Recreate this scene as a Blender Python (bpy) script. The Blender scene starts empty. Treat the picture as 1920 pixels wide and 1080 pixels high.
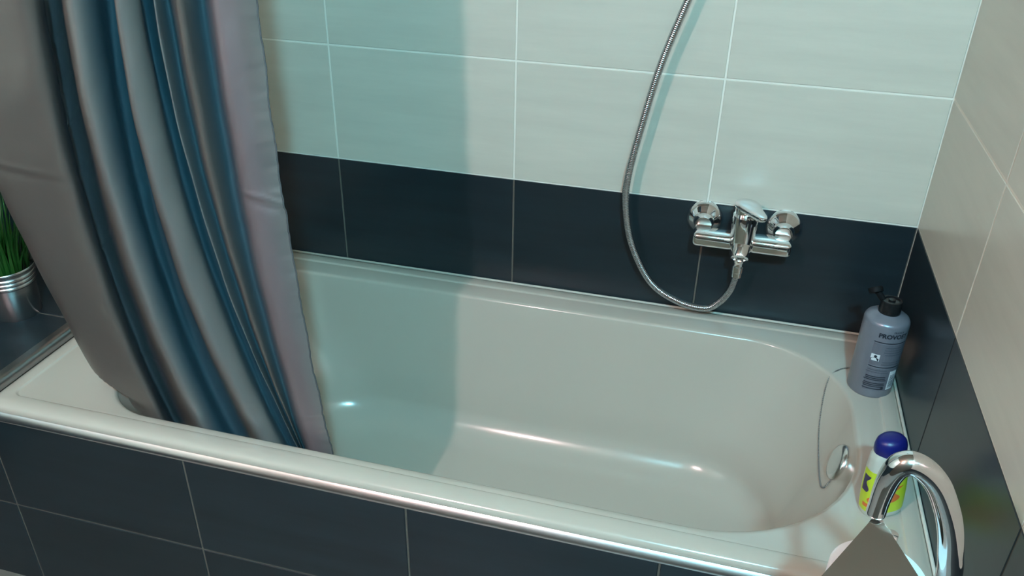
import bpy, bmesh, math, random
from mathutils import Vector, Matrix
random.seed(7)
SC = bpy.context.scene
COL = SC.collection

# ------------------------------------------------------------------ camera, world, lights, exposure
def make_camera():
    yaw, pitch, roll = -0.2558, 0.5185, 0.0190
    cy, sy, cp, sp = math.cos(yaw), math.sin(yaw), math.cos(pitch), math.sin(pitch)
    fwd = Vector((sy*cp, cy*cp, -sp)); right = Vector((cy, -sy, 0)); up = right.cross(fwd)
    cr, sr = math.cos(roll), math.sin(roll)
    r2 = right*cr + up*sr; u2 = up*cr - right*sr
    cam = bpy.data.cameras.new('camera'); o = bpy.data.objects.new('camera', cam); COL.objects.link(o)
    m = Matrix((r2, u2, -fwd)).transposed().to_4x4()
    m.translation = Vector((-0.3738, -1.5930, 1.3809))
    o.matrix_world = m
    cam.sensor_width = 36; cam.lens = 1579.3/1920*36; cam.clip_start = 0.02
    SC.camera = o
make_camera()

W = bpy.data.worlds.new('world'); SC.world = W; W.use_nodes = True
W.node_tree.nodes['Background'].inputs[0].default_value = (0.5, 0.6, 0.62, 1)
W.node_tree.nodes['Background'].inputs[1].default_value = 0.0

LAMP_WARM = dict(loc=(-1.210, -2.10, 2.04), color=(1.0, 0.75, 0.77), power=68.0, radius=0.030)
LAMP_COOL = dict(loc=(-0.165, -2.10, 2.16), color=(0.28, 0.79, 1.0), power=140.0, radius=0.048)

SC.view_settings.view_transform = 'Standard'
SC.view_settings.look = 'None'
SC.view_settings.gamma = 1
SC.view_settings.use_curve_mapping = False
SC.view_settings.exposure = 0.0

# ------------------------------------------------------------------ materials
def new_mat(name):
    m = bpy.data.materials.new(name); m.use_nodes = True
    nt = m.node_tree; b = nt.nodes['Principled BSDF']
    return m, nt, b

def simple(name, col, rough=0.5, metal=0.0, spec=0.5, coat=0.0, noise=0.0, scale=40, bump=0.0, bscale=200):
    m, nt, b = new_mat(name)
    b.inputs['Base Color'].default_value = (*col, 1)
    b.inputs['Roughness'].default_value = rough
    b.inputs['Metallic'].default_value = metal
    b.inputs['Specular IOR Level'].default_value = spec
    b.inputs['Coat Weight'].default_value = coat
    b.inputs['Coat Roughness'].default_value = 0.08
    tc = nt.nodes.new('ShaderNodeTexCoord')
    if noise:
        n = nt.nodes.new('ShaderNodeTexNoise'); n.inputs['Scale'].default_value = scale; n.inputs['Detail'].default_value = 5
        nt.links.new(tc.outputs['Object'], n.inputs['Vector'])
        mx = nt.nodes.new('ShaderNodeMix'); mx.data_type = 'RGBA'
        mx.inputs['A'].default_value = (*[c*(1-noise) for c in col], 1)
        mx.inputs['B'].default_value = (*[min(1, c*(1+noise)) for c in col], 1)
        nt.links.new(n.outputs['Fac'], mx.inputs['Factor']); nt.links.new(mx.outputs['Result'], b.inputs['Base Color'])
    if bump:
        n2 = nt.nodes.new('ShaderNodeTexNoise'); n2.inputs['Scale'].default_value = bscale; n2.inputs['Detail'].default_value = 3
        nt.links.new(tc.outputs['Object'], n2.inputs['Vector'])
        bp = nt.nodes.new('ShaderNodeBump'); bp.inputs['Strength'].default_value = bump; bp.inputs['Distance'].default_value = 0.001
        nt.links.new(n2.outputs['Fac'], bp.inputs['Height']); nt.links.new(bp.outputs['Normal'], b.inputs['Normal'])
    return m

def tile_mat(name, base, amp, rough, spec, streak):
    """ceramic tile with faint streaks along its length (local X) and a tone of its own per tile"""
    m, nt, b = new_mat(name)
    tc = nt.nodes.new('ShaderNodeTexCoord'); oi = nt.nodes.new('ShaderNodeObjectInfo')
    mp = nt.nodes.new('ShaderNodeMapping'); mp.inputs['Scale'].default_value = (3.0, 30, 30)
    ad = nt.nodes.new('ShaderNodeVectorMath'); ad.operation = 'ADD'
    sc = nt.nodes.new('ShaderNodeVectorMath'); sc.operation = 'SCALE'; sc.inputs[0].default_value = (7, 13, 5)
    nt.links.new(oi.outputs['Random'], sc.inputs['Scale'])
    nt.links.new(tc.outputs['Object'], mp.inputs['Vector'])
    nt.links.new(mp.outputs['Vector'], ad.inputs[0]); nt.links.new(sc.outputs['Vector'], ad.inputs[1])
    n = nt.nodes.new('ShaderNodeTexNoise'); n.inputs['Scale'].default_value = 1.0; n.inputs['Detail'].default_value = 6; n.inputs['Roughness'].default_value = .65
    nt.links.new(ad.outputs['Vector'], n.inputs['Vector'])
    cr = nt.nodes.new('ShaderNodeValToRGB')
    cr.color_ramp.elements[0].position = .33; cr.color_ramp.elements[1].position = .68
    cr.color_ramp.elements[0].color = (*[c*(1-amp) for c in base], 1)
    cr.color_ramp.elements[1].color = (*[c*(1+amp*.6) for c in base], 1)
    nt.links.new(n.outputs['Fac'], cr.inputs['Fac'])
    hs = nt.nodes.new('ShaderNodeHueSaturation')
    mr = nt.nodes.new('ShaderNodeMapRange'); mr.inputs['To Min'].default_value = 1-streak; mr.inputs['To Max'].default_value = 1+streak
    nt.links.new(oi.outputs['Random'], mr.inputs['Value']); nt.links.new(mr.outputs['Result'], hs.inputs['Value'])
    nt.links.new(cr.outputs['Color'], hs.inputs['Color']); nt.links.new(hs.outputs['Color'], b.inputs['Base Color'])
    b.inputs['Roughness'].default_value = rough; b.inputs['Specular IOR Level'].default_value = spec
    bp = nt.nodes.new('ShaderNodeBump'); bp.inputs['Strength'].default_value = .06; bp.inputs['Distance'].default_value = .001
    nt.links.new(n.outputs['Fac'], bp.inputs['Height']); nt.links.new(bp.outputs['Normal'], b.inputs['Normal'])
    return m

M = {}
M['cream'] = tile_mat('cream_tile', (0.60, 0.565, 0.48), .06, .30, .5, .02)
M['dark'] = tile_mat('anthracite_tile', (0.0125, 0.0215, 0.0275), .22, .32, .55, .06)
M['grout_light'] = simple('light_grout', (0.80, 0.77, 0.68), .8, noise=.05)
M['grout_dark'] = simple('grey_grout', (0.115, 0.10, 0.082), .85, noise=.2)
M['plaster'] = simple('ceiling_paint', (0.20, 0.145, 0.105), .8)
M['room_wall'] = simple('room_wall_tile', (0.15, 0.125, 0.10), .6)
M['floor'] = tile_mat('beige_floor_tile', (0.21, 0.185, 0.16), .12, .35, .5, .03)
M['enamel'] = simple('beige_enamel', (0.53, 0.475, 0.40), .18, spec=.55, coat=.35)
M['chrome'] = simple('chrome', (0.86, 0.87, 0.88), .05, metal=1)
M['chrome_satin'] = simple('satin_chrome', (0.82, 0.81, 0.80), .20, metal=1)
M['chrome_trim'] = simple('brushed_chrome_edging', (0.82, 0.81, 0.80), .27, metal=1)
M['steel_dark'] = simple('grey_steel_edge', (0.33, 0.33, 0.33), .32, metal=1)
M['zinc'] = simple('zinc_pail', (0.55, 0.56, 0.56), .26, metal=1, noise=.12, scale=25)
M['soil'] = simple('soil', (0.02, 0.014, 0.01), .95)
M['grass'] = simple('grass_blade', (0.013, 0.075, 0.008), .5, noise=.4, scale=18)
M['silver_plastic'] = simple('silver_plastic', (0.215, 0.225, 0.265), .30, metal=.25, spec=.6)
M['black_plastic'] = simple('black_plastic', (0.010, 0.011, 0.012), .25)
M['black_matt'] = simple('matt_black_plastic', (0.006, 0.007, 0.008), .6, spec=.15)
M['ink'] = simple('navy_ink', (0.010, 0.016, 0.028), .5)
M['ink_soft'] = simple('slate_ink', (0.06, 0.072, 0.095), .5)
M['print_panel'] = simple('grey_print', (0.135, 0.14, 0.17), .4)
M['paper_white'] = simple('white_print', (0.72, 0.74, 0.76), .5)
M['blue_cap'] = simple('blue_plastic', (0.005, 0.009, 0.13), .35)
M['clear_white'] = simple('milky_plastic', (0.56, 0.57, 0.50), .28, spec=.6)
M['lime'] = simple('lime_label', (0.55, 0.66, 0.03), .4)
M['lime_dark'] = simple('green_label', (0.30, 0.48, 0.03), .4)
M['orange'] = simple('orange_print', (0.72, 0.16, 0.03), .4)
M['purple'] = simple('dark_print', (0.06, 0.04, 0.09), .4)
M['tissue'] = simple('white_tissue', (0.88, 0.88, 0.88), .9, noise=.03, scale=120)
M['card'] = simple('grey_card', (0.45, 0.40, 0.34), .9)
M['rubber'] = simple('silicone', (0.55, 0.52, 0.45), .4)

def hose_mat():
    m, nt, b = new_mat('ribbed_chrome_hose')
    b.inputs['Base Color'].default_value = (.50, .52, .54, 1); b.inputs['Metallic'].default_value = 1; b.inputs['Roughness'].default_value = .2
    at = nt.nodes.new('ShaderNodeAttribute'); at.attribute_name = 'along'
    ml = nt.nodes.new('ShaderNodeMath'); ml.operation = 'MULTIPLY'; ml.inputs[1].default_value = 2*math.pi/0.0035
    sn = nt.nodes.new('ShaderNodeMath'); sn.operation = 'SINE'
    nt.links.new(at.outputs['Fac'], ml.inputs[0]); nt.links.new(ml.outputs[0], sn.inputs[0])
    bp = nt.nodes.new('ShaderNodeBump'); bp.inputs['Strength'].default_value = .5; bp.inputs['Distance'].default_value = .0005
    nt.links.new(sn.outputs[0], bp.inputs['Height']); nt.links.new(bp.outputs['Normal'], b.inputs['Normal'])
    return m
M['hose'] = hose_mat()

def fabric_mat():
    m, nt, b = new_mat('fold_toned_satin')
    at = nt.nodes.new('ShaderNodeVertexColor'); at.layer_name = 'fold_tone'
    tc = nt.nodes.new('ShaderNodeTexCoord')
    n = nt.nodes.new('ShaderNodeTexNoise'); n.inputs['Scale'].default_value = 9; n.inputs['Detail'].default_value = 4
    nt.links.new(tc.outputs['Object'], n.inputs['Vector'])
    bp = nt.nodes.new('ShaderNodeBump'); bp.inputs['Strength'].default_value = .25; bp.inputs['Distance'].default_value = .012
    n2 = nt.nodes.new('ShaderNodeTexNoise'); n2.inputs['Scale'].default_value = 900; n2.inputs['Detail'].default_value = 2
    nt.links.new(tc.outputs['Object'], n2.inputs['Vector'])
    bp2 = nt.nodes.new('ShaderNodeBump'); bp2.inputs['Strength'].default_value = .12; bp2.inputs['Distance'].default_value = .0005
    nt.links.new(n.outputs['Fac'], bp.inputs['Height']); nt.links.new(n2.outputs['Fac'], bp2.inputs['Height'])
    nt.links.new(bp.outputs['Normal'], bp2.inputs['Normal']); nt.links.new(bp2.outputs['Normal'], b.inputs['Normal'])
    nt.links.new(at.outputs['Color'], b.inputs['Base Color'])
    b.inputs['Roughness'].default_value = .36; b.inputs['Specular IOR Level'].default_value = .8
    b.inputs['Metallic'].default_value = .42
    tr = nt.nodes.new('ShaderNodeBsdfTranslucent'); nt.links.new(at.outputs['Color'], tr.inputs['Color'])
    mx = nt.nodes.new('ShaderNodeMixShader'); mx.inputs[0].default_value = .12
    nt.links.new(b.outputs[0], mx.inputs[1]); nt.links.new(tr.outputs[0], mx.inputs[2])
    nt.links.new(mx.outputs[0], nt.nodes['Material Output'].inputs['Surface'])
    return m
M['fabric'] = fabric_mat()

def emit_mat(name, col, strength):
    m, nt, b = new_mat(name)
    b.inputs['Base Color'].default_value = (.8, .8, .8, 1)
    b.inputs['Emission Color'].default_value = (*col, 1); b.inputs['Emission Strength'].default_value = strength
    return m

# ------------------------------------------------------------------ helpers
def link(name, mesh, mat, parent=None, smooth=False, loc=None):
    if smooth:
        for p in mesh.polygons: p.use_smooth = True
    o = bpy.data.objects.new(name, mesh); COL.objects.link(o)
    if mat is not None and not mesh.materials: mesh.materials.append(M[mat] if isinstance(mat, str) else mat)
    if parent: o.parent = parent
    if loc is not None: o.location = loc
    return o

def bm_obj(name, bm, mat, parent=None, smooth=False, loc=None, sharp=None):
    me = bpy.data.meshes.new(name); bmesh.ops.recalc_face_normals(bm, faces=bm.faces); bm.to_mesh(me); bm.free()
    o = link(name, me, mat, parent, smooth, loc)
    if sharp: me.set_sharp_from_angle(angle=math.radians(sharp))
    return o

def empty(name, label, cat, loc=(0, 0, 0), group=None):
    o = bpy.data.objects.new(name, None); COL.objects.link(o); o.location = loc; o.empty_display_size = .05
    tag(o, label, cat, group); return o

def tag(o, label, cat=None, group=None, kind=None):
    o['label'] = label
    if cat: o['category'] = cat
    if group: o['group'] = group
    if kind: o['kind'] = kind
    return o

def add_box(bm, lo, hi, bev=0.0, seg=2):
    r = bmesh.ops.create_cube(bm, size=1)
    s = [hi[i]-lo[i] for i in range(3)]; c = [(hi[i]+lo[i])/2 for i in range(3)]
    for v in r['verts']:
        v.co = Vector((v.co.x*s[0]+c[0], v.co.y*s[1]+c[1], v.co.z*s[2]+c[2]))
    if bev:
        es = list({e for v in r['verts'] for e in v.link_edges})
        bmesh.ops.bevel(bm, geom=es, offset=bev, segments=seg, profile=.5, affect='EDGES')

def add_lathe(bm, prof, n=32, cap0=True, cap1=True, sx=1, sy=1, M4=None):
    rings = []
    for r, z in prof:
        ring = []
        for i in range(n):
            a = 2*math.pi*i/n
            p = Vector((r*sx*math.cos(a), r*sy*math.sin(a), z))
            ring.append(bm.verts.new(M4 @ p if M4 else p))
        rings.append(ring)
    for a, b in zip(rings, rings[1:]):
        for i in range(n):
            bm.faces.new((a[i], a[(i+1) % n], b[(i+1) % n], b[i]))
    if cap0: bm.faces.new(list(reversed(rings[0])))
    if cap1: bm.faces.new(rings[-1])
    return rings

def catmull(pts, per=8):
    P = [Vector(p) for p in pts]; out = []
    for i in range(len(P)-1):
        p0 = P[i-1] if i else P[0]*2-P[1]; p1 = P[i]; p2 = P[i+1]; p3 = P[i+2] if i+2 < len(P) else P[-1]*2-P[-2]
        for k in range(per):
            t = k/per
            out.append(.5*((2*p1)+(p2-p0)*t+(2*p0-5*p1+4*p2-p3)*t*t+(3*p1-p0-3*p2+p3)*t**3))
    out.append(P[-1]); return out

def tube_mesh(name, pts, rad, n=12, along=False):
    me = bpy.data.meshes.new(name); vs = []; fs = []; al = []
    T = [(pts[min(i+1, len(pts)-1)]-pts[max(i-1, 0)]).normalized() for i in range(len(pts))]
    nrm = T[0].orthogonal().normalized(); L = 0
    for i, p in enumerate(pts):
        if i: L += (p-pts[i-1]).length
        nrm = (nrm - T[i]*nrm.dot(T[i])).normalized(); bn = T[i].cross(nrm)
        r = rad(i/(len(pts)-1)) if callable(rad) else rad
        for k in range(n):
            a = 2*math.pi*k/n
            vs.append(p+(nrm*math.cos(a)+bn*math.sin(a))*r); al.append(L)
    for i in range(len(pts)-1):
        for k in range(n):
            fs.append((i*n+k, i*n+(k+1) % n, (i+1)*n+(k+1) % n, (i+1)*n+k))
    fs.append(tuple(reversed(range(n)))); fs.append(tuple(range((len(pts)-1)*n, len(pts)*n)))
    me.from_pydata([tuple(v) for v in vs], [], fs)
    if along:
        a = me.attributes.new('along', 'FLOAT', 'POINT'); a.data.foreach_set('value', al)
    return me

def tube(name, pts, rad, mat, parent=None, n=12, along=False):
    return link(name, tube_mesh(name, pts, rad, n, along), mat, parent, smooth=True)

# ------------------------------------------------------------------ the room
X_L, Y_F, Z_C = -1.97, -2.25, 2.32         # left wall, wall behind the viewer, ceiling
ZD = 0.704                                  # top of the dark band
TH = 0.2475                                 # tile pitch up the wall
GAP = 0.0034
tile_cache = {}
def tile_piece(parent, mat, u0, u1, v0, v1, frame):
    """one bevelled tile, u along the wall, v up; frame maps local (x,y=-out,z) to the wall"""
    w = round(u1-u0-GAP, 4); h = round(v1-v0-GAP, 4)
    if w < .01 or h < .01: return
    key = (w, h, mat)
    if key not in tile_cache:
        me = bpy.data.meshes.new('tile'); b = .0011; d = .008
        x, z = w/2, h/2
        v = [(-x, d, -z), (x, d, -z), (x, d, z), (-x, d, z), (-x, b, -z), (x, b, -z), (x, b, z), (-x, b, z),
             (-x+b, 0, -z+b), (x-b, 0, -z+b), (x-b, 0, z-b), (-x+b, 0, z-b)]
        f = [(3, 2, 1, 0)]
        for i in range(4):
            j = (i+1) % 4
            f += [(i, j, 4+j, 4+i), (4+i, 4+j, 8+j, 8+i)]
        f.append((8, 9, 10, 11))
        me.from_pydata(v, [], f); me.materials.append(M[mat]); me.update()
        tile_cache[key] = me
    o = bpy.data.objects.new('tile', tile_cache[key]); COL.objects.link(o); o.parent = parent
    o.matrix_local = frame((u0+u1)/2, (v0+v1)/2)
    return o

def slab(name, lo, hi, mat, label, parent=None):
    bm = bmesh.new(); add_box(bm, lo, hi)
    o = bm_obj(name, bm, mat, parent)
    if parent is None: tag(o, label, kind='structure')
    return o

f_back = lambda u, v: Matrix.Translation((u, 0, v))
f_right = lambda u, v: Matrix.Translation((0, u, v)) @ Matrix.Rotation(-math.pi/2, 4, 'Z')
f_left = lambda u, v: Matrix.Translation((X_L, u, v)) @ Matrix.Rotation(math.pi/2, 4, 'Z')
REC = .0014
rows_light = []
z = ZD
while z < Z_C-.02:
    rows_light.append((z, min(z+TH, Z_C))); z += TH
rows_dark = [(0, .2), (.2, .447), (.447, ZD)]

wall_back = slab('wall_back', (X_L-.1, REC, 0), (.1, .10, Z_C), 'grout_light', 'back wall of cream tiles above an anthracite tile band')
slab('grout_band', (X_L, REC-.0003, 0), (0, REC+.004, ZD-.0016), 'grout_dark', None, wall_back)
cols = [0, -.391, -.791, -1.191, -1.591, X_L]
for a, b in zip(cols[1:], cols):
    for (v0, v1) in rows_light: tile_piece(wall_back, 'cream', a, b, v0, v1, f_back)
    for (v0, v1) in rows_dark[2:]: tile_piece(wall_back, 'dark', a, b, v0, v1, f_back)

wall_right = slab('wall_right', (REC, Y_F, 0), (.10, .0, Z_C), 'grout_light', 'right side wall of taupe cream tiles above dark band')
slab('grout_band', (REC-.0003, Y_F, 0), (REC+.004, 0, ZD-.0016), 'grout_dark', None, wall_right)
cols = [0, -.396, -.796, -1.196, -1.596, -1.996, Y_F]
for a, b in zip(cols[1:], cols):
    for (v0, v1) in rows_light: tile_piece(wall_right, 'cream', a, b, v0, v1, f_right)
    for (v0, v1) in rows_dark: tile_piece(wall_right, 'dark', a, b, v0, v1, f_right)

wall_left = slab('wall_left', (X_L-.10, Y_F, 0), (X_L-REC, .0, Z_C), 'grout_light', 'left side wall of cream tiles behind the ledge')
slab('grout_band', (X_L-REC-.004, Y_F, 0), (X_L-REC+.0003, 0, ZD-.0016), 'grout_dark', None, wall_left)
for a, b in zip(cols[1:], cols):
    for (v0, v1) in rows_light: tile_piece(wall_left, 'cream', a, b, v0, v1, f_left)
    for (v0, v1) in rows_dark: tile_piece(wall_left, 'dark', a, b, v0, v1, f_left)

slab('wall_front', (X_L-.1, Y_F-.1, 0), (.1, Y_F, Z_C), 'room_wall', 'plain taupe wall opposite the bathtub')
slab('ceiling', (X_L-.1, Y_F-.1, Z_C), (.1, .1, Z_C+.1), 'plaster', 'plain taupe painted ceiling of the bathroom')
slab('floor', (X_L-.1, Y_F-.1, -.1), (.1, .1, 0), 'floor', 'beige tiled bathroom floor in front of the bathtub')

# the tiled apron in front of the tub
YA = -.687
ZA = .416
apron = slab('wall_apron', (X_L, YA+REC, 0), (0, YA+.03, ZA+.012), 'grout_dark', 'anthracite tiled apron under the front rim of the bathtub')
cols = [0, -.378, -.778, -1.178, -1.578, X_L]
f_ap = lambda u, v: Matrix.Translation((u, YA, v))
for a, b in zip(cols[1:], cols):
    for (v0, v1) in ((0, .2104), (.2104, ZA+.012)): tile_piece(apron, 'dark', a, b, v0, v1, f_ap)

# the ledge at the head of the tub
XE, ZL = -1.575, .474
ledge = slab('wall_ledge', (X_L, YA+.03, 0), (XE, 0, ZL-REC), 'grout_dark', 'dark tiled ledge at the head of the bathtub carrying the pot')
f_ledge = lambda u, v: Matrix.Translation((u, v, ZL)) @ Matrix.Rotation(-math.pi/2, 4, 'X')
for v0, v1 in ((-.431, 0), (YA+.0, -.431)):
    tile_piece(ledge, 'dark', X_L, XE, v0, v1, f_ledge)

def profile_bar(name, prof, axis, a, b, mat, label):
    """extruded edge profile; prof are the two remaining coordinates"""
    bm = bmesh.new(); n = 24; rings = []
    for k in range(n+1):
        t = a+(b-a)*k/n
        rings.append([bm.verts.new((t, p, q) if axis == 0 else (p, t, q)) for p, q in prof])
    m = len(prof)
    for r0, r1 in zip(rings, rings[1:]):
        for i in range(m): bm.faces.new((r0[i], r0[(i+1) % m], r1[(i+1) % m], r1[i]))
    bm.faces.new(rings[0]); bm.faces.new(list(reversed(rings[-1])))
    o = bm_obj(name, bm, mat, None, True, sharp=50); tag(o, label, kind='structure'); return o
def quarter(cx, cy, r, a0, a1, n=8):
    return [(cx+r*math.cos(math.radians(a0+(a1-a0)*i/n)), cy+r*math.sin(math.radians(a0+(a1-a0)*i/n))) for i in range(n+1)]
# rounded chrome edging on the apron (y, z)
profile_bar('trim_1', [(YA+.0165-.0195*max(0, math.cos(t))**1.35, .4235+.0195*max(0, math.sin(t))**1.35) for t in [math.pi/2*i/14 for i in range(15)]]+[(YA+.03, .443), (YA+.03, .421), (YA+.001, .4200), (YA-.0022, .4208)], 0, X_L, -.001, 'chrome_trim',
            'polished chrome edging strip along the front of the bathtub')
profile_bar('trim_2', [(XE-.012, ZL-.004)]+[(XE-.012, ZL+.002)]+quarter(XE+.002, ZL-.008, .0105, 100, 0, 6)+[(XE+.0125, .4585), (XE-.002, .4585)], 1, YA, -.001, 'steel_dark',
            'grey metal edging strip along the dark ledge')

# ------------------------------------------------------------------ lamps
def lamp(spec, label, group):
    """globe bulb on a short arm from a round wall plate, on the wall opposite the tub"""
    x, y, z = spec['loc']; r = spec['radius']; d = y-Y_F
    root = empty('wall_lamp', label, 'lamp', (x, Y_F, z), group)
    out = Matrix.Rotation(-math.pi/2, 4, 'X')
    bm = bmesh.new(); add_lathe(bm, [(.045, 0), (.045, .008), (.02, .016), (.009, .02), (.009, d-r-.030), (.017, d-r-.028), (.019, d-r+.002), (.010, d-r+.006)], 28, M4=out)
    bm_obj('wall_arm', bm, 'chrome_satin', root, True, sharp=40)
    bm = bmesh.new(); bmesh.ops.create_uvsphere(bm, u_segments=24, v_segments=16, radius=r)
    L = spec['power']/(math.pi*4*math.pi*r*r)
    bm_obj('bulb', bm, emit_mat('bulb_glow', spec['color'], L), root, True, loc=(0, d, 0))
lamp(LAMP_WARM, 'warm globe wall lamp on the curtain side, opposite the bathtub', 'wall lamps')
lamp(LAMP_COOL, 'cool globe wall lamp beside the right wall, opposite the bathtub', 'wall lamps')

# ------------------------------------------------------------------ bathtub
def rrect(x0, x1, y0, y1, rad, z, na=14, ns=14):
    """closed loop, corners rad=(x0y0, x1y0, x1y1, x0y1), na arc steps, ns straight steps"""
    C = [((x0+rad[0], y0+rad[0]), 180, rad[0]), ((x1-rad[1], y0+rad[1]), 270, rad[1]), ((x1-rad[2], y1-rad[2]), 0, rad[2]), ((x0+rad[3], y1-rad[3]), 90, rad[3])]
    pts = []
    for k, ((cx, cy), a0, r) in enumerate(C):
        arc = [(cx+r*math.cos(math.radians(a0+90*i/na)), cy+r*math.sin(math.radians(a0+90*i/na))) for i in range(na+1)]
        pts += arc
        (nx, ny), na0, nr = C[(k+1) % 4]
        e = (nx+nr*math.cos(math.radians(na0)), ny+nr*math.sin(math.radians(na0)))
        s = arc[-1]
        pts += [(s[0]+(e[0]-s[0])*i/ns, s[1]+(e[1]-s[1])*i/ns) for i in range(1, ns)]
    return [(p[0], p[1], z) for p in pts]

TX0, TX1, TY0, TY1 = XE+.004, -.0015, -.6885, -.0015
ZR = .458
def make_tub():
    root = empty('bathtub', 'beige enamel bathtub set against the tiled corner', 'bathtub', (-.78, -.345, .443))
    L = []
    def o(ins, z, r): L.append(rrect(TX0+ins, TX1-ins, TY0+ins, TY1-ins, (r,)*4, z))
    o(.0, .4435, .010); o(.0002, .4475, .010); o(.002, .4517, .010); o(.006, .4553, .010); o(.012, .4576, .010); o(.020, ZR+.0005, .012)
    o(.027, ZR+.0004, .014); o(.0325, ZR, .016); o(.0337, ZR-.0004, .018); o(.0347, ZR-.0026, .019); o(.0362, ZR-.0030, .02); o(.0385, ZR-.0030, .022)
    # inner edge: rim rolls into the basin
    ex0, ex1, ey0, ey1 = -1.395, -.088, -.6335, -.084
    er = (.12, .26, .19, .12)
    def inn(ins, z, rr=None):
        k = ins if not hasattr(ins, '__len__') else None
        a = (k,)*4 if k is not None else ins
        L.append(rrect(ex0+a[0], ex1-a[1], ey0+a[2], ey1-a[3], rr or tuple(max(.03, r-.6*(k or 0)) for r in er), z))
    R = .009
    inn(-R-.0006, ZR-.0034)
    for i in range(0, 7):
        a = math.radians(90*i/6*.86)
        inn(-R+R*math.sin(a)*1.0, ZR-.0036-R*(1-math.cos(a)))
    # walls (insets: head x0, foot x1, front, back)
    zz = [(.43, .004), (.40, .02), (.35, .052), (.30, .085), (.25, .12), (.21, .15)]
    for z_, t in zz:
        inn((t*1.0+.002, t*.62+.002, t*.30+.003, t*.36+.003), z_, (.18, .25, .19, .18))
    base = (.15*1.0, .15*.62, .15*.30, .15*.36)
    for i in range(1, 8):                       # fillet to the floor
        a = math.radians(90*i/7); rf = .075
        d = rf*(1-math.cos(a)) + .012*i/7; h = rf*math.sin(a)
        inn((base[0]+d*1.2, base[1]+d, base[2]+d*.8, base[3]+d), .205-h, (.19-.04*i/7, .24-.06*i/7, .19-.05*i/7, .19-.04*i/7))
    zb = .205-.075
    for t, dz in ((.05, .003), (.10, .006), (.16, .008), (.19, .009)):
        inn((base[0]+.14+t*2.2, base[1]+.09+t*1.6, base[2]+.07+t, base[3]+.087+t*.95), zb-dz, (.03,)*4)
    vs = []; fs = []; n = len(L[0])
    for l in L: vs += l
    for i in range(len(L)-1):
        for k in range(n):
            fs.append((i*n+k, i*n+(k+1) % n, (i+1)*n+(k+1) % n, (i+1)*n+k))
    fs.append(tuple(range((len(L)-1)*n, len(L)*n)))
    me = bpy.data.meshes.new('basin'); me.from_pydata(vs, [], fs)
    bm = bmesh.new(); bm.from_mesh(me); bmesh.ops.recalc_face_normals(bm, faces=bm.faces)
    up = sum(f.normal.z*f.calc_area() for f in bm.faces)
    if up < 0: bmesh.ops.reverse_faces(bm, faces=bm.faces)
    bm.to_mesh(me); bm.free()
    b = link('basin', me, 'enamel', root, smooth=True)
    b.matrix_parent_inverse = Matrix.Translation(root.location).inverted()
    return root, b
tub, basin = make_tub()
def part_of(root, o):
    o.parent = root; o.matrix_parent_inverse = Matrix.Translation(root.location).inverted(); return o

# overflow and bead chain on the foot end of the tub
def tub_fittings():
    n = Vector((-.95, -.02, .31)).normalized()
    m = Matrix.Translation((-.1005, -.362, .403)) @ n.to_track_quat('Z', 'Y').to_matrix().to_4x4()
    bm = bmesh.new(); add_lathe(bm, [(.031, -.004), (.0335, .001), (.0335, .007), (.031, .011), (.024, .0135), (.012, .0145), (.001, .0148)], 36, M4=m)
    cov = part_of(tub, bm_obj('overflow_cover', bm, 'chrome_satin', None, True, sharp=50))
    # chain lies on the enamel
    pts = [(-.1075, -.3784, .388), (-.1141, -.3802, .372), (-.1206, -.3776, .3557), (-.1234, -.3549, .3472), (-.1235, -.2896, .3479), (-.1245, -.2259, .373),
           (-.1229, -.1873, .4144), (-.1176, -.1672, .4476), (-.0992, -.1456, .4542), (-.0738, -.1307, .4540), (-.045, -.118, .4540)]
    nr = [(-.9, 0, .4)]*5+[(-.8, -.4, .4)]*2+[(-.66, -.47, .59)]+[(0, 0, 1)]*3
    cp = [Vector(p)+Vector(q).normalized()*.0018 for p, q in zip(pts, nr)]
    line = catmull(cp, 12)
    bm = bmesh.new(); acc = 0; last = None
    for a, b in zip(line, line[1:]):
        d = (b-a).length
        while acc <= d:
            p = a+(b-a)*(acc/d); bmesh.ops.create_icosphere(bm, subdivisions=1, radius=.00165, matrix=Matrix.Translation(p)); acc += .0036
        acc -= d
    part_of(tub, bm_obj('plug_chain', bm, 'steel_dark', None, True))
    # end fitting of the chain
    m2 = Matrix.Translation((-.1062, -.3795, .391)) @ Vector((-.1, -.2, -1)).to_track_quat('Z', 'Y').to_matrix().to_4x4()
    bm = bmesh.new(); add_lathe(bm, [(.003, -.008), (.0055, -.006), (.006, .004), (.003, .009)], 14, M4=m2)
    part_of(tub, bm_obj('chain_end', bm, 'chrome_satin', None, True))
tub_fittings()
part_of(tub, tube('sealant_bead', [Vector(p) for p in ((XE+.016, -.0032, .4562), (-.8, -.0032, .4562), (-.016, -.0032, .4562), (-.0058, -.0058, .4562), (-.0032, -.016, .4562), (-.0032, -.35, .4562), (-.0032, -.683, .4562))], .0028, 'rubber', None, 10))

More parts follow.
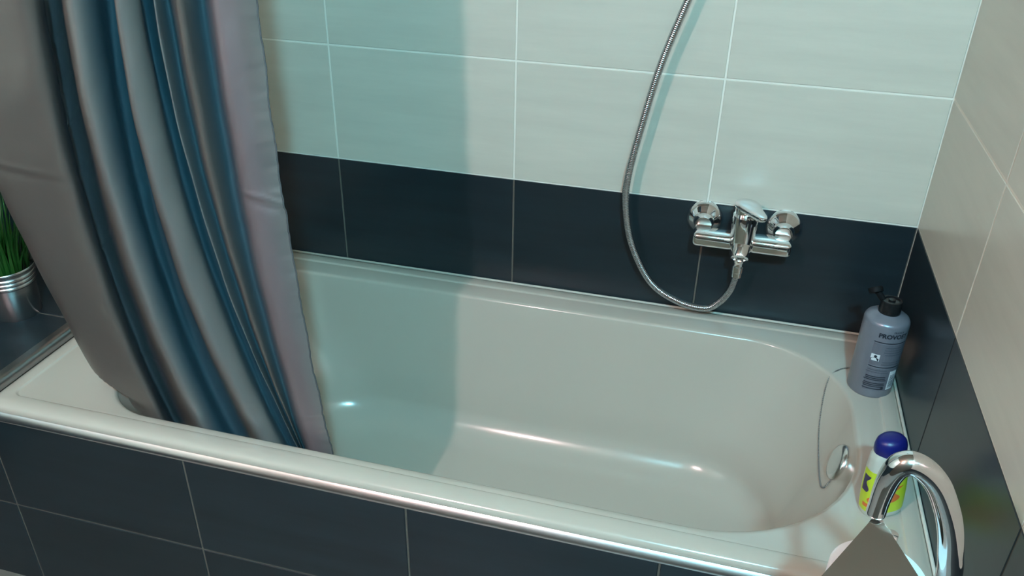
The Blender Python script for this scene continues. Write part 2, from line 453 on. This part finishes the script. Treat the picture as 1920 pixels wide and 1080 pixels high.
# ------------------------------------------------------------------ bath mixer tap and hose
def mixer():
    root = empty('bath_mixer_tap', 'chrome single lever bath mixer on the dark tile band', 'tap', (-.316, 0, .66))
    P = lambda o: part_of(root, o)
    rotx = Matrix.Rotation(math.pi/2, 4, 'X')      # local z -> -y (out of the wall)
    for x, z in ((-.393, .672), (-.2395, .672)):
        bm = bmesh.new()
        add_lathe(bm, [(.0355, 0), (.0355, .004), (.034, .008), (.029, .014), (.021, .020), (.0165, .025), (.016, .040), (.001, .040)], 36, M4=Matrix.Translation((x, 0, z)) @ rotx)
        P(bm_obj('escutcheon', bm, 'chrome', None, True, sharp=55))
    for x0, x1 in ((-.410, -.330), (-.302, -.222)):
        bm = bmesh.new(); add_box(bm, (x0, -.080, .641), (x1, -.036, .671), .010, 4)
        P(bm_obj('arm', bm, 'chrome', None, True, sharp=60))
    bm = bmesh.new()
    add_lathe(bm, [(.0235, .714), (.0245, .706), (.024, .685), (.0225, .66), (.021, .645), (.0205, .632), (.018, .626), (.012, .622), (.009, .620)], 40, M4=Matrix.Translation((-.316, -.062, 0)), sy=1.12)
    P(bm_obj('body', bm, 'chrome', None, True, sharp=60))
    bm = bmesh.new()                                   # short spout nose, facing forward and down
    mm = Matrix.Translation((-.316, -.070, .655)) @ Vector((0, -.72, -.62)).to_track_quat('Z', 'Y').to_matrix().to_4x4()
    add_lathe(bm, [(.019, -.01), (.0185, .012), (.0180, .026), (.0165, .030), (.0125, .031), (.0115, .027), (.001, .026)], 32, M4=mm)
    P(bm_obj('spout', bm, 'chrome', None, True, sharp=50))
    bm = bmesh.new()
    add_lathe(bm, [(.011, .624), (.011, .612), (.0095, .610), (.0095, .603), (.0115, .602), (.0115, .590), (.008, .586)], 24, M4=Matrix.Translation((-.3150, -.058, 0)))
    P(bm_obj('hose_connector', bm, 'chrome', None, True, sharp=40))
    # lever: flat paddle turned towards the right, on a neck
    bm = bmesh.new()
    out = [(-.3405, -.0500), (-.3345, -.0370), (-.3190, -.0315), (-.3020, -.0370), (-.2930, -.0500), (-.2885, -.0720), (-.2815, -.1000), (-.2800, -.1160), (-.2850, -.1250), (-.2930, -.1240), (-.3000, -.1130), (-.3120, -.0960), (-.3270, -.0780), (-.3380, -.0640)]
    loop = catmull([(x, y, 0) for x, y in out+out[:1]], 4)[:-1]
    c = Vector((-.312, -.068, 0)); rings = []
    def zt(p): return .7345+.004*((p-c).length/.06)**2
    for s, dz in ((.80, -.012), (.97, -.0085), (1.0, -.004), (.985, -.0012), (.93, 0), (.6, .0012), (.25, .0018)):
        r = []
        for p in loop:
            q = c+(p-c)*s; r.append(bm.verts.new((q.x, q.y, zt(q)+dz)))
        rings.append(r)
    n = len(loop)
    for a, b in zip(rings, rings[1:]):
        for i in range(n): bm.faces.new((a[i], a[(i+1) % n], b[(i+1) % n], b[i]))
    bm.faces.new(rings[-1]); bm.faces.new(list(reversed(rings[0])))
    lev = P(bm_obj('lever', bm, 'chrome', None, True, sharp=60))
    bm = bmesh.new(); add_lathe(bm, [(.0205, .713), (.021, .728)], 32, M4=Matrix.Translation((-.317, -.058, 0)))
    nk = bm_obj('lever_neck', bm, 'chrome', None, True, sharp=50); nk.parent = lev
mixer()

hose_pts = [(-.3150, -.058, .586), (-.3165, -.056, .570), (-.3230, -.052, .540), (-.3400, -.048, .509), (-.3670, -.045, .488), (-.4226, -.045, .4955), (-.4818, -.045, .5310), (-.5276, -.045, .6096),
            (-.5475, -.045, .690), (-.5479, -.045, .7584), (-.5300, -.045, .8683), (-.5066, -.045, .9809), (-.4723, -.045, 1.0951), (-.430, -.048, 1.23), (-.392, -.055, 1.38), (-.372, -.070, 1.52), (-.366, -.085, 1.60)]
hose = empty('shower_hose', 'ribbed chrome shower hose looping down to the bath mixer', 'hose', (-.40, -.045, .48))
part_of(hose, tube('hose', catmull(hose_pts, 10), .0072, 'hose', None, 14, True))
bm = bmesh.new(); add_lathe(bm, [(.0078, .576), (.0105, .579), (.0105, .589), (.008, .590)], 20, M4=Matrix.Translation((-.3152, -.058, 0)))
part_of(hose, bm_obj('hose_nut', bm, 'chrome', None, True, sharp=40))
# the hand shower the hose hangs from (above the picture)
hs = empty('hand_shower', 'chrome hand shower in its bracket above the bath mixer', 'shower', (-.366, 0, 1.62))
part_of(hs, tube('handle', [Vector(p) for p in ((-.366, -.083, 1.59), (-.365, -.078, 1.66), (-.363, -.075, 1.76), (-.360, -.095, 1.80))], lambda t: .010+.004*t, 'chrome', None, 16))
bm = bmesh.new(); add_lathe(bm, [(.012, -.01), (.035, .0), (.042, .014), (.040, .018), (.001, .018)], 28, M4=Matrix.Translation((-.360, -.097, 1.81)) @ Vector((0, -.8, -.6)).to_track_quat('Z', 'Y').to_matrix().to_4x4())
part_of(hs, bm_obj('shower_head', bm, 'chrome', None, True, sharp=45))
bm = bmesh.new(); add_lathe(bm, [(.022, 0), (.022, .012), (.014, .016), (.014, .066)], 24, M4=Matrix.Translation((-.365, 0, 1.66)) @ Matrix.Rotation(math.pi/2, 4, 'X'))
part_of(hs, bm_obj('wall_bracket', bm, 'chrome', None, True, sharp=45))

# ------------------------------------------------------------------ shampoo bottle
def wrap(obj_mesh, r, z0, phi0):
    """flat print (x across, y up) laid round an upright cylinder; phi0 from -Y towards +X"""
    for v in obj_mesh.vertices:
        a = phi0+v.co.x/r
        v.co = Vector((r*math.sin(a), -r*math.cos(a), z0+v.co.y))

def patch(w, h, nx=12, notch=None):
    vs = []; fs = []
    for j in (0, 1):
        for i in range(nx+1): vs.append((-w/2+w*i/nx, -h/2+h*j, 0))
    for i in range(nx): fs.append((i, i+1, nx+2+i, nx+1+i))
    me = bpy.data.meshes.new('print'); me.from_pydata(vs, [], fs); return me

def text_mesh(s, size):
    cu = bpy.data.curves.new('lettering', 'FONT'); cu.body = s; cu.size = size; cu.align_x = 'CENTER'; cu.align_y = 'CENTER'; cu.offset = size*.04; cu.resolution_u = 3
    o = bpy.data.objects.new('tmp', cu); COL.objects.link(o)
    me = bpy.data.meshes.new_from_object(o); bpy.data.objects.remove(o); bpy.data.curves.remove(cu)
    bm = bmesh.new(); bm.from_mesh(me)
    bmesh.ops.subdivide_edges(bm, edges=[e for e in bm.edges if e.calc_length() > .0025], cuts=2)
    bm.to_mesh(me); bm.free(); me.materials.clear(); return me

def shampoo():
    r = .0388
    root = empty('shampoo_bottle', 'grey silver shampoo bottle with open black flip cap on tub rim', 'bottle', (-.0515, -.186, .4540))
    bm = bmesh.new()
    add_lathe(bm, [(.001, .0016), (.030, .0010), (.0345, 0), (.0372, .0012), (r, .0045), (r, .1475), (r-.0007, .1512), (r-.0028, .1548), (r-.0065, .1575), (r-.012, .1597), (.0200, .1625), (.0182, .164)], 56)
    bm_obj('body', bm, 'silver_plastic', root, True, sharp=70)
    bm = bmesh.new(); add_lathe(bm, [(.0186, .1635), (.0188, .1660), (.0178, .1850), (.0170, .1875), (.013, .1880), (.0125, .1855), (.006, .1850), (.0055, .1885), (.002, .1890)], 32)
    cap = bm_obj('cap', bm, 'black_plastic', root, True, sharp=45)
    # hinged lid standing open towards the left
    bm = bmesh.new()
    hm = Matrix.Translation((-.0300, .006, .2010)) @ Vector((-.30, .55, .75)).to_track_quat('Z', 'Y').to_matrix().to_4x4()
    add_lathe(bm, [(.0085, -.0065), (.0118, -.006), (.0125, .001), (.0115, .0035), (.001, .0042)], 24, M4=hm)
    am = Matrix.Translation((-.0155, .002, .1855)) @ Vector((-.0115, .003, .0135)).to_track_quat('Z', 'Y').to_matrix().to_4x4()
    add_lathe(bm, [(.0042, -.002), (.0042, .015)], 12, M4=am, sy=1.4)
    bm_obj('flip_lid', bm, 'black_matt', cap, True, sharp=45)
    f0 = math.radians(14); R1 = r+.0002; R2 = r+.0004
    def put(me, z0, phi, mat, rr=R2, name='print'):
        wrap(me, rr, z0, phi); me.name = name; return link(name, me, mat, root)
    put(text_mesh('PROVOST', .0118), .1335, f0+math.radians(3), 'ink', name='lettering')
    put(text_mesh('FRANCK', .0050), .1425, f0+math.radians(14), 'ink_soft', name='lettering')
    put(patch(.060, .0445), .0945+.0, f0+math.radians(2), 'print_panel', R1)
    put(patch(.060, .0475), .0420, f0+math.radians(2), 'print_panel', R1)
    put(patch(.060, .0018), .1200, f0+math.radians(2), 'ink'); put(patch(.060, .0018), .0690, f0+math.radians(2), 'ink')
    put(patch(.0150, .0135), .0880, f0-math.radians(30), 'paper_white')
    # dark head and shoulders of the little portrait
    bm = bmesh.new()
    bmesh.ops.create_circle(bm, cap_ends=True, segments=14, radius=.0028, matrix=Matrix.Translation((.0005, .0022, 0)))
    v = [bm.verts.new(p) for p in ((-.0072, -.0066, 0), (.0060, -.0066, 0), (.0068, -.0025, 0), (.003, -.0004, 0), (-.003, -.0004, 0), (-.0072, -.0028, 0))]; bm.faces.new(v)
    me = bpy.data.meshes.new('portrait'); bm.to_mesh(me); bm.free(); put(me, .0880, f0-math.radians(30), 'ink', r+.0006)
    rnd = random.Random(3)
    for z0 in (.1105, .1055, .0800, .0755, .1005, .0955):
        put(patch(.030+.008*rnd.random(), .0012), z0, f0+math.radians(14), 'ink_soft')
    for k, z0 in enumerate((.0620, .0575, .0480, .0445, .0410, .0340, .0305, .0270, .0220)):
        put(patch(.033+.006*rnd.random(), .0019 if k > 1 else .0012), z0, f0-math.radians(16), 'ink' if k > 1 else 'ink_soft')
    put(patch(.0165, .0400), .0400, f0+math.radians(31), 'paper_white')
    for k in range(11):
        put(patch(.0120, .0009+.0008*rnd.random(), 4), .0250+k*.0026, f0+math.radians(31), 'ink_soft', r+.0006, 'barcode_bar')
    bm = bmesh.new(); bmesh.ops.create_circle(bm, cap_ends=True, segments=16, radius=.0028); me = bpy.data.meshes.new('recycling_mark'); bm.to_mesh(me); bm.free()
    put(me, .0240, f0+math.radians(7), 'ink', r+.0006)
shampoo()

# ------------------------------------------------------------------ yellow cleaner bottle
def cleaner():
    root = empty('cleaner_bottle', 'yellow green labelled bottle with dark blue cap on tub rim', 'bottle', (-.0655, -.520, .4565))
    def prof(z):        # half width x, half depth y
        t = z/.118
        w = .0310+.0020*math.sin(min(1, t)*math.pi)-.0045*t*t
        d = .0200+.0008*math.sin(t*math.pi)-.002*t*t
        if z > .112:
            k = min(1, (z-.112)/.022); s = math.sqrt(max(0, 1-k*k))*.55+.45; w *= s; d *= (.3+.7*s)
        return w, d
    def ring(bm, z, off=0, a0=0, a1=2*math.pi, n=40, closed=True):
        w, d = prof(z); w += off; d += off; out = []
        for i in range(n if closed else n+1):
            a = a0+(a1-a0)*i/n; c, s = math.cos(a), math.sin(a); e = .78
            out.append(bm.verts.new((math.copysign(abs(c)**e, c)*w, math.copysign(abs(s)**e, s)*d, z)))
        return out
    bm = bmesh.new(); zs = [0, .0015, .004]+[.008+.104*i/14 for i in range(15)]+[.116, .121, .126, .130, .133]
    rs = []
    for i, z_ in enumerate(zs): rs.append(ring(bm, max(z_, .0004*i if i < 1 else z_), -.003 if i == 0 else (-.0012 if i == 1 else 0)))
    for a, b in zip(rs, rs[1:]):
        for i in range(len(a)): bm.faces.new((a[i], a[(i+1) % len(a)], b[(i+1) % len(a)], b[i]))
    bm.faces.new(list(reversed(rs[0]))); bm.faces.new(rs[-1])
    bm_obj('body', bm, 'clear_white', root, True, sharp=60)
    def sheet(name, mat, z0, z1, a0, a1, off, shape=None, n=24, m=12):
        bm = bmesh.new(); rr = []
        for j in range(m+1):
            f = j/m; z_ = z0+(z1-z0)*f
            s0, s1 = (a0, a1) if shape is None else shape(f)
            rr.append(ring(bm, z_, off, s0, s1, n, False))
        for a, b in zip(rr, rr[1:]):
            for i in range(n): bm.faces.new((a[i], a[i+1], b[i+1], b[i]))
        return bm_obj(name, bm, mat, root, True)
    rad = math.radians
    sheet('label', 'lime', .012, .094, rad(168), rad(336), .0005)
    sheet('label', 'lime_dark', .006, .070, rad(337), rad(385), .0005)
    sheet('print', 'orange', .034, .066, 0, 0, .0008, lambda f: (rad(208+26*f-10*math.sin(f*9)), rad(276+18*f+12*math.sin(f*7))))
    sheet('print', 'purple', .052, .084, 0, 0, .0008, lambda f: (rad(176), rad(196+8*math.sin(f*8))))
    sheet('print', 'orange', .022, .030, 0, 0, .0008, lambda f: (rad(186), rad(206+10*f)))
    bm = bmesh.new()
    add_lathe(bm, [(.0230, .124), (.0240, .127), (.0236, .137), (.0215, .1455), (.0175, .1505), (.0105, .1535), (.001, .1545)], 36, sy=.80)
    bm_obj('cap', bm, 'blue_cap', root, True, sharp=60)
    root.rotation_euler = (0, math.radians(-6), math.radians(24)); root.scale = (1, 1, .94)
cleaner()

# ------------------------------------------------------------------ chrome roll stand in front of the tub
def stand():
    root = empty('paper_roll_stand', 'polished chrome arched tube stand with flat tapering cover plate', 'roll stand', (-.104, -.93, 0))
    P = lambda o: part_of(root, o)
    y = -.93
    pts = [(-.1040, y, .012), (-.1040, y, .30), (-.1040, y, .55), (-.1035, y, .68), (-.1055, y, .743), (-.1110, y, .771), (-.1175, y, .797), (-.1265, y, .8213), (-.1405, y, .8480), (-.1545, y, .8630), (-.1680, y, .8690),
           (-.1775, y, .8640), (-.1825, y, .8500), (-.1845, y, .8315), (-.1850, y, .815), (-.1852, y, .803)]
    P(tube('pole', catmull(pts, 8), lambda t: .0116 if t < .72 else .0116-.0026*min(1, (t-.72)/.2), 'chrome', None, 24))
    bm = bmesh.new(); add_lathe(bm, [(.075, 0), (.075, .008), (.072, .012), (.02, .014), (.0135, .022)], 48, M4=Matrix.Translation((-.104, y, 0)))
    P(bm_obj('base', bm, 'chrome', None, True, sharp=45))
    # tapering cover plate, narrow end under the tube, falling gently towards the room
    bm = bmesh.new(); top = []; bot = []
    tilt = .3696
    out = [(-.1890, -.9350), (-.1834, -.9300), (-.1785, -.9350), (-.1510, -.9855), (-.1402, -1.0031), (-.1410, -1.0330), (-.2480, -1.0500), (-.2560, -1.0240), (-.2309, -.9907), (-.1925, -.9405)]
    for x, yy in out:
        z_ = .8015+tilt*(yy+.93)+.2174*(x+.185)
        top.append(bm.verts.new((x, yy, z_))); bot.append(bm.verts.new((x, yy, z_-.0025)))
    n = len(out); bm.faces.new(top); bm.faces.new(list(reversed(bot)))
    for i in range(n): bm.faces.new((top[i], bot[i], bot[(i+1) % n], top[(i+1) % n]))
    bmesh.ops.bevel(bm, geom=[e for e in bm.edges if abs(e.verts[0].co.z-e.verts[1].co.z) < .02 and len([f for f in e.link_faces if len(f.verts) > 5]) == 1], offset=.0006, segments=2, affect='EDGES')
    P(bm_obj('cover_plate', bm, 'chrome', None, False))
    P(tube('spindle', [Vector((-.170, -.944, .794)), Vector((-.170, -.944, .632))], .006, 'chrome', None, 14))
    bm = bmesh.new(); add_lathe(bm, [(.028, .630), (.030, .632), (.030, .636), (.006, .637)], 32, M4=Matrix.Translation((-.170, -.944, 0)))
    P(bm_obj('roll_support', bm, 'chrome', None, True, sharp=40))
    r = empty('paper_roll', 'white paper roll tucked beneath the chrome cover plate', 'paper roll', (-.170, -.944, .6380))
    bm = bmesh.new(); add_lathe(bm, [(.019, 0), (.0445, 0), (.0460, .002), (.0462, .050), (.0460, .100), (.0445, .102), (.019, .102), (.019, 0)], 56, cap0=False, cap1=False)
    bm_obj('paper', bm, 'tissue', r, True, sharp=50)
    bm = bmesh.new(); add_lathe(bm, [(.0175, .0005), (.0188, .0005), (.0188, .1015), (.0175, .1015), (.0175, .0005)], 32, cap0=False, cap1=False)
    bm_obj('cardboard_core', bm, 'card', r, True, sharp=50)
stand()

# ------------------------------------------------------------------ zinc pot of grass on the ledge
def pot():
    root = empty('potted_grass', 'zinc pot of green grass standing on the dark ledge', 'potted plant', (-1.712, -.440, ZL))
    h = .108
    bm = bmesh.new()
    pr = [(.001, .002), (.042, .002), (.0435, 0), (.0450, .002), (.0480, .060), (.0495, .070)]
    for k in range(3):
        z0 = .070+.009*k; r0 = .0495+.0012*k
        pr += [(r0, z0), (r0+.0022, z0+.002), (r0+.0026, z0+.0045), (r0+.0018, z0+.007), (r0+.0002, z0+.0085)]
    pr += [(.0530, .099), (.0545, .102), (.0575, h-.003), (.0580, h), (.0565, h+.0015), (.0550, h-.001), (.0525, .098), (.0500, .090)]
    add_lathe(bm, pr, 48, cap1=False)
    bm_obj('pail', bm, 'zinc', root, True, sharp=60)
    bm = bmesh.new(); add_lathe(bm, [(.0505, .092), (.030, .096), (.001, .098)], 32, cap0=False)
    bm_obj('soil', bm, 'soil', root, True)
    rnd = random.Random(5); vs = []; fs = []
    for k in range(190):
        a = rnd.random()*2*math.pi; rr = .046*math.sqrt(rnd.random()); x, y = rr*math.cos(a), rr*math.sin(a)
        L = .07+.10*rnd.random(); lean = .55*rr/.046*rnd.random()+.08; az = a+rnd.uniform(-.6, .6); w = .0022+.0016*rnd.random()
        b0 = len(vs); px, py = -math.sin(az), math.cos(az)
        for j in range(6):
            t = j/5; s = L*t; dx = lean*s*(.3+.7*t)*.9; z_ = .094+s*(1-.22*lean*t)
            ww = w*(1-t)**.6+.0001
            cx, cy = x+math.cos(az)*dx, y+math.sin(az)*dx
            vs += [(cx-px*ww, cy-py*ww, z_), (cx+px*ww, cy+py*ww, z_)]
        for j in range(5): fs.append((b0+2*j, b0+2*j+1, b0+2*j+3, b0+2*j+2))
    me = bpy.data.meshes.new('grass'); me.from_pydata(vs, [], fs)
    link('grass', me, 'grass', root, True)['kind'] = 'stuff'
pot()

# ------------------------------------------------------------------ shower curtain
def curtain():
    root = empty('shower_curtain', 'satin taupe and blue shower curtain gathered at the left of the tub', 'curtain', (-1.2, -.61, 2.0))
    TA, BL, SI, MV, SL = (.168, .142, .126), (.060, .118, .152), (.235, .235, .23), (.245, .198, .210), (.092, .106, .120)  # blue and slate darker in the fold valleys; taupe, silver, mauve on ridges
    K = [  # three samples (x, y, z) of each fold line from high to low, colour given to that line
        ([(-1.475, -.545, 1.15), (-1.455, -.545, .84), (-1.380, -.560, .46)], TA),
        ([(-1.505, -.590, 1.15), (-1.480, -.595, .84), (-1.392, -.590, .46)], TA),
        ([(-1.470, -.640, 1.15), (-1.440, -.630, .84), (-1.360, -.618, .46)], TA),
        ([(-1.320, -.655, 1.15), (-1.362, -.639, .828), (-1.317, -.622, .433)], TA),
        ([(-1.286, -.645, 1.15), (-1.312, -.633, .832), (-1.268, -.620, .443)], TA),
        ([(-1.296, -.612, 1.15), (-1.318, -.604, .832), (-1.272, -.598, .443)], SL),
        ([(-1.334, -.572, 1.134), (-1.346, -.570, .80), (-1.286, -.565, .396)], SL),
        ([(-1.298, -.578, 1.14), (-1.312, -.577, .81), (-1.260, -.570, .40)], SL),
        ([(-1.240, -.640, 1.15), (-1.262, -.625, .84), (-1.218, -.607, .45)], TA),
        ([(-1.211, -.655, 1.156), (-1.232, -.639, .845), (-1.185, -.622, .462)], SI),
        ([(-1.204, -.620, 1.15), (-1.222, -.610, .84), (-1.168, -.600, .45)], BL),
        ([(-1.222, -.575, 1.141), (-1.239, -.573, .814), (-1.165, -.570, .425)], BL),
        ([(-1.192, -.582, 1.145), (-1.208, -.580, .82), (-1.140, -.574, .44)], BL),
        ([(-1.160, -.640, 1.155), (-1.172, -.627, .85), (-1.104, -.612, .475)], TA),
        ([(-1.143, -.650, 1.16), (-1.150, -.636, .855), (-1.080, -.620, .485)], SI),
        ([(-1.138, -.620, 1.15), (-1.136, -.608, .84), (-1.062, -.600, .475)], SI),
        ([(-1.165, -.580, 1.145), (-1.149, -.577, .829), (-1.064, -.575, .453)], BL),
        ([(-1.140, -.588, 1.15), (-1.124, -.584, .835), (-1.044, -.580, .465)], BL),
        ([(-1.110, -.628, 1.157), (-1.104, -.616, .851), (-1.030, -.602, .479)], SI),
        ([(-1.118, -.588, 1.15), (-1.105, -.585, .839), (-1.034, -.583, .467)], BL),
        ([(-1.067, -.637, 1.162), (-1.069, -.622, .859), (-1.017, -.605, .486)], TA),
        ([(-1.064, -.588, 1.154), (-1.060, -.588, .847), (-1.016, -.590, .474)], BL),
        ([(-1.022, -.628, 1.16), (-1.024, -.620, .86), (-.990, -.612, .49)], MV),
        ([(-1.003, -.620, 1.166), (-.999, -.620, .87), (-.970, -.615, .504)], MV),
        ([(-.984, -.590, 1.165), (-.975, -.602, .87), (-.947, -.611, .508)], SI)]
    def at(s, z):
        (xa, ya, za), (xb, yb, zb), (xc, yc, zc) = s
        def q(a, b, c):
            l0 = (z-zb)*(z-zc)/((za-zb)*(za-zc)); l1 = (z-za)*(z-zc)/((zb-za)*(zb-zc)); l2 = (z-za)*(z-zb)/((zc-za)*(zc-zb))
            return a*l0+b*l1+c*l2
        if z > za:
            k = (a2 := (z-za)); sl = (xa-xb)/(za-zb)*.5
            return xa+sl*k/(1+k), ya
        return q(xa, xb, xc), q(ya, yb, yc)
    ex0, ey0, er = -1.395, -.6335, .12
    tz = [(.70, 0), (.44, 0), (.43, .004), (.40, .02), (.35, .052), (.30, .085)]
    def inside(x, y, z):
        """keep the cloth inside the basin below the rim"""
        t = 0
        for (z1, t1), (z0, t0) in zip(tz, tz[1:]):
            if z0 <= z <= z1: t = t0+(t1-t0)*(z-z0)/(z1-z0)
        h_ = max(0, z-.455); mgn = .010-h_*.30-h_*h_*5
        X0 = ex0+t*1.0+mgn; Y0 = ey0+t*.30+mgn; cx, cy = X0+er, Y0+er
        if x < cx and y < cy:
            v = Vector((x-cx, y-cy)); l = v.length
            if l > er: v *= er/l; x, y = cx+v.x, cy+v.y
        else:
            x = max(x, X0); y = max(y, Y0)
        return x, y
    per = 7; zs = [.375+(1.26-.375)*i/200 for i in range(201)]+[1.26+(2.0-1.26)*i/20 for i in range(1, 21)]
    vs = []; ncol = (len(K)-1)*per+1; creases = [(.515, -.05), (.852, -.14), (1.19, .06)]
    for z in zs:
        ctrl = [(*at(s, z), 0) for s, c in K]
        line = catmull(ctrl, per)
        for i, p in enumerate(line):
            u = i/(ncol-1); x, y = p.x, p.y
            for zc, sl in creases:       # packing creases across the cloth
                if zc == .852 and u > .90: sl, zc = -.45, .852+.022+.05175-.0
                d = z-(zc+sl*(x+1.1)+.012*math.sin(u*23+zc*5)); g = .45*max(0, math.sin(u*17+zc*7)) + (1.3 if zc > .9 and zc < 1 and u > .90 else 0)*min(1, (u-.90)*25); y += g*(-.0026*math.exp(-(d/.004)**2)+.0018*math.exp(-((d+.011)/.008)**2))
            if .20 < u < .31:            # pulled creases in the slate fold
                w_ = math.sin((u-.20)/.11*math.pi)
                for zc in (.775, .905, .985, 1.035, 1.10): y += -.0045*w_*math.exp(-((z-zc-1.1*(x+1.31))/.0055)**2)
            y += .0009*math.sin(z*19+u*31)+.0006*math.sin(z*47-u*57+1.3)
            e = max(0, 1-(1-u)/.045); y += e*(.0005*math.sin(z*230)+.0004*math.sin(z*411)); x += e*.0008*math.sin(z*60)
            if z < .66: x, y = inside(x, y, z)
            vs.append((x, y, z))
    fs = [(j*ncol+i, j*ncol+i+1, (j+1)*ncol+i+1, (j+1)*ncol+i) for j in range(len(zs)-1) for i in range(ncol-1)]
    me = bpy.data.meshes.new('cloth'); me.from_pydata(vs, [], fs)
    ca = me.color_attributes.new('fold_tone', 'FLOAT_COLOR', 'POINT')
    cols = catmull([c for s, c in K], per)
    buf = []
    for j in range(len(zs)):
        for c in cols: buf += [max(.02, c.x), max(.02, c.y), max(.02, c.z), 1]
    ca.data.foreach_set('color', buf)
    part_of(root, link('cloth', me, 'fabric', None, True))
    hem = [Vector(vs[j*ncol+ncol-1])+Vector((.0005, 0, 0)) for j in range(len(zs))]
    part_of(root, tube('hem', hem, .0013, simple('hem_thread', (.07, .075, .08), .7), None, 6))
    # rod and rings above the picture
    rod = empty('curtain_rod', 'round chrome rod carrying the shower curtain', 'curtain rod', (-.98, -.61, 2.05))
    part_of(rod, tube('tube', [Vector((X_L, -.61, 2.05)), Vector((-.98, -.61, 2.05)), Vector((0, -.61, 2.05))], .0125, 'chrome', None, 20))
    for x, s in ((X_L, 1), (0, -1)):
        bm = bmesh.new(); add_lathe(bm, [(.03, 0), (.03, .008), (.016, .014), (.016, .03)], 28, M4=Matrix.Translation((x, -.61, 2.05)) @ Matrix.Rotation(s*math.pi/2, 4, 'Y'))
        part_of(rod, bm_obj('end_flange', bm, 'chrome', None, True, sharp=45))
    ring = [Vector((0, .022*math.cos(a), -.010+.028*math.sin(a))) for a in [2*math.pi*i/24 for i in range(25)]]
    rm = tube_mesh('ring', ring, .0018, 8); rm.materials.append(M['chrome'])
    for k in range(9):
        x = -1.48+.0625*k
        part_of(rod, link('ring', rm, None, None, True, (x, -.61, 2.05-.004)))
        # the rings ride on the rod and carry the cloth
curtain()
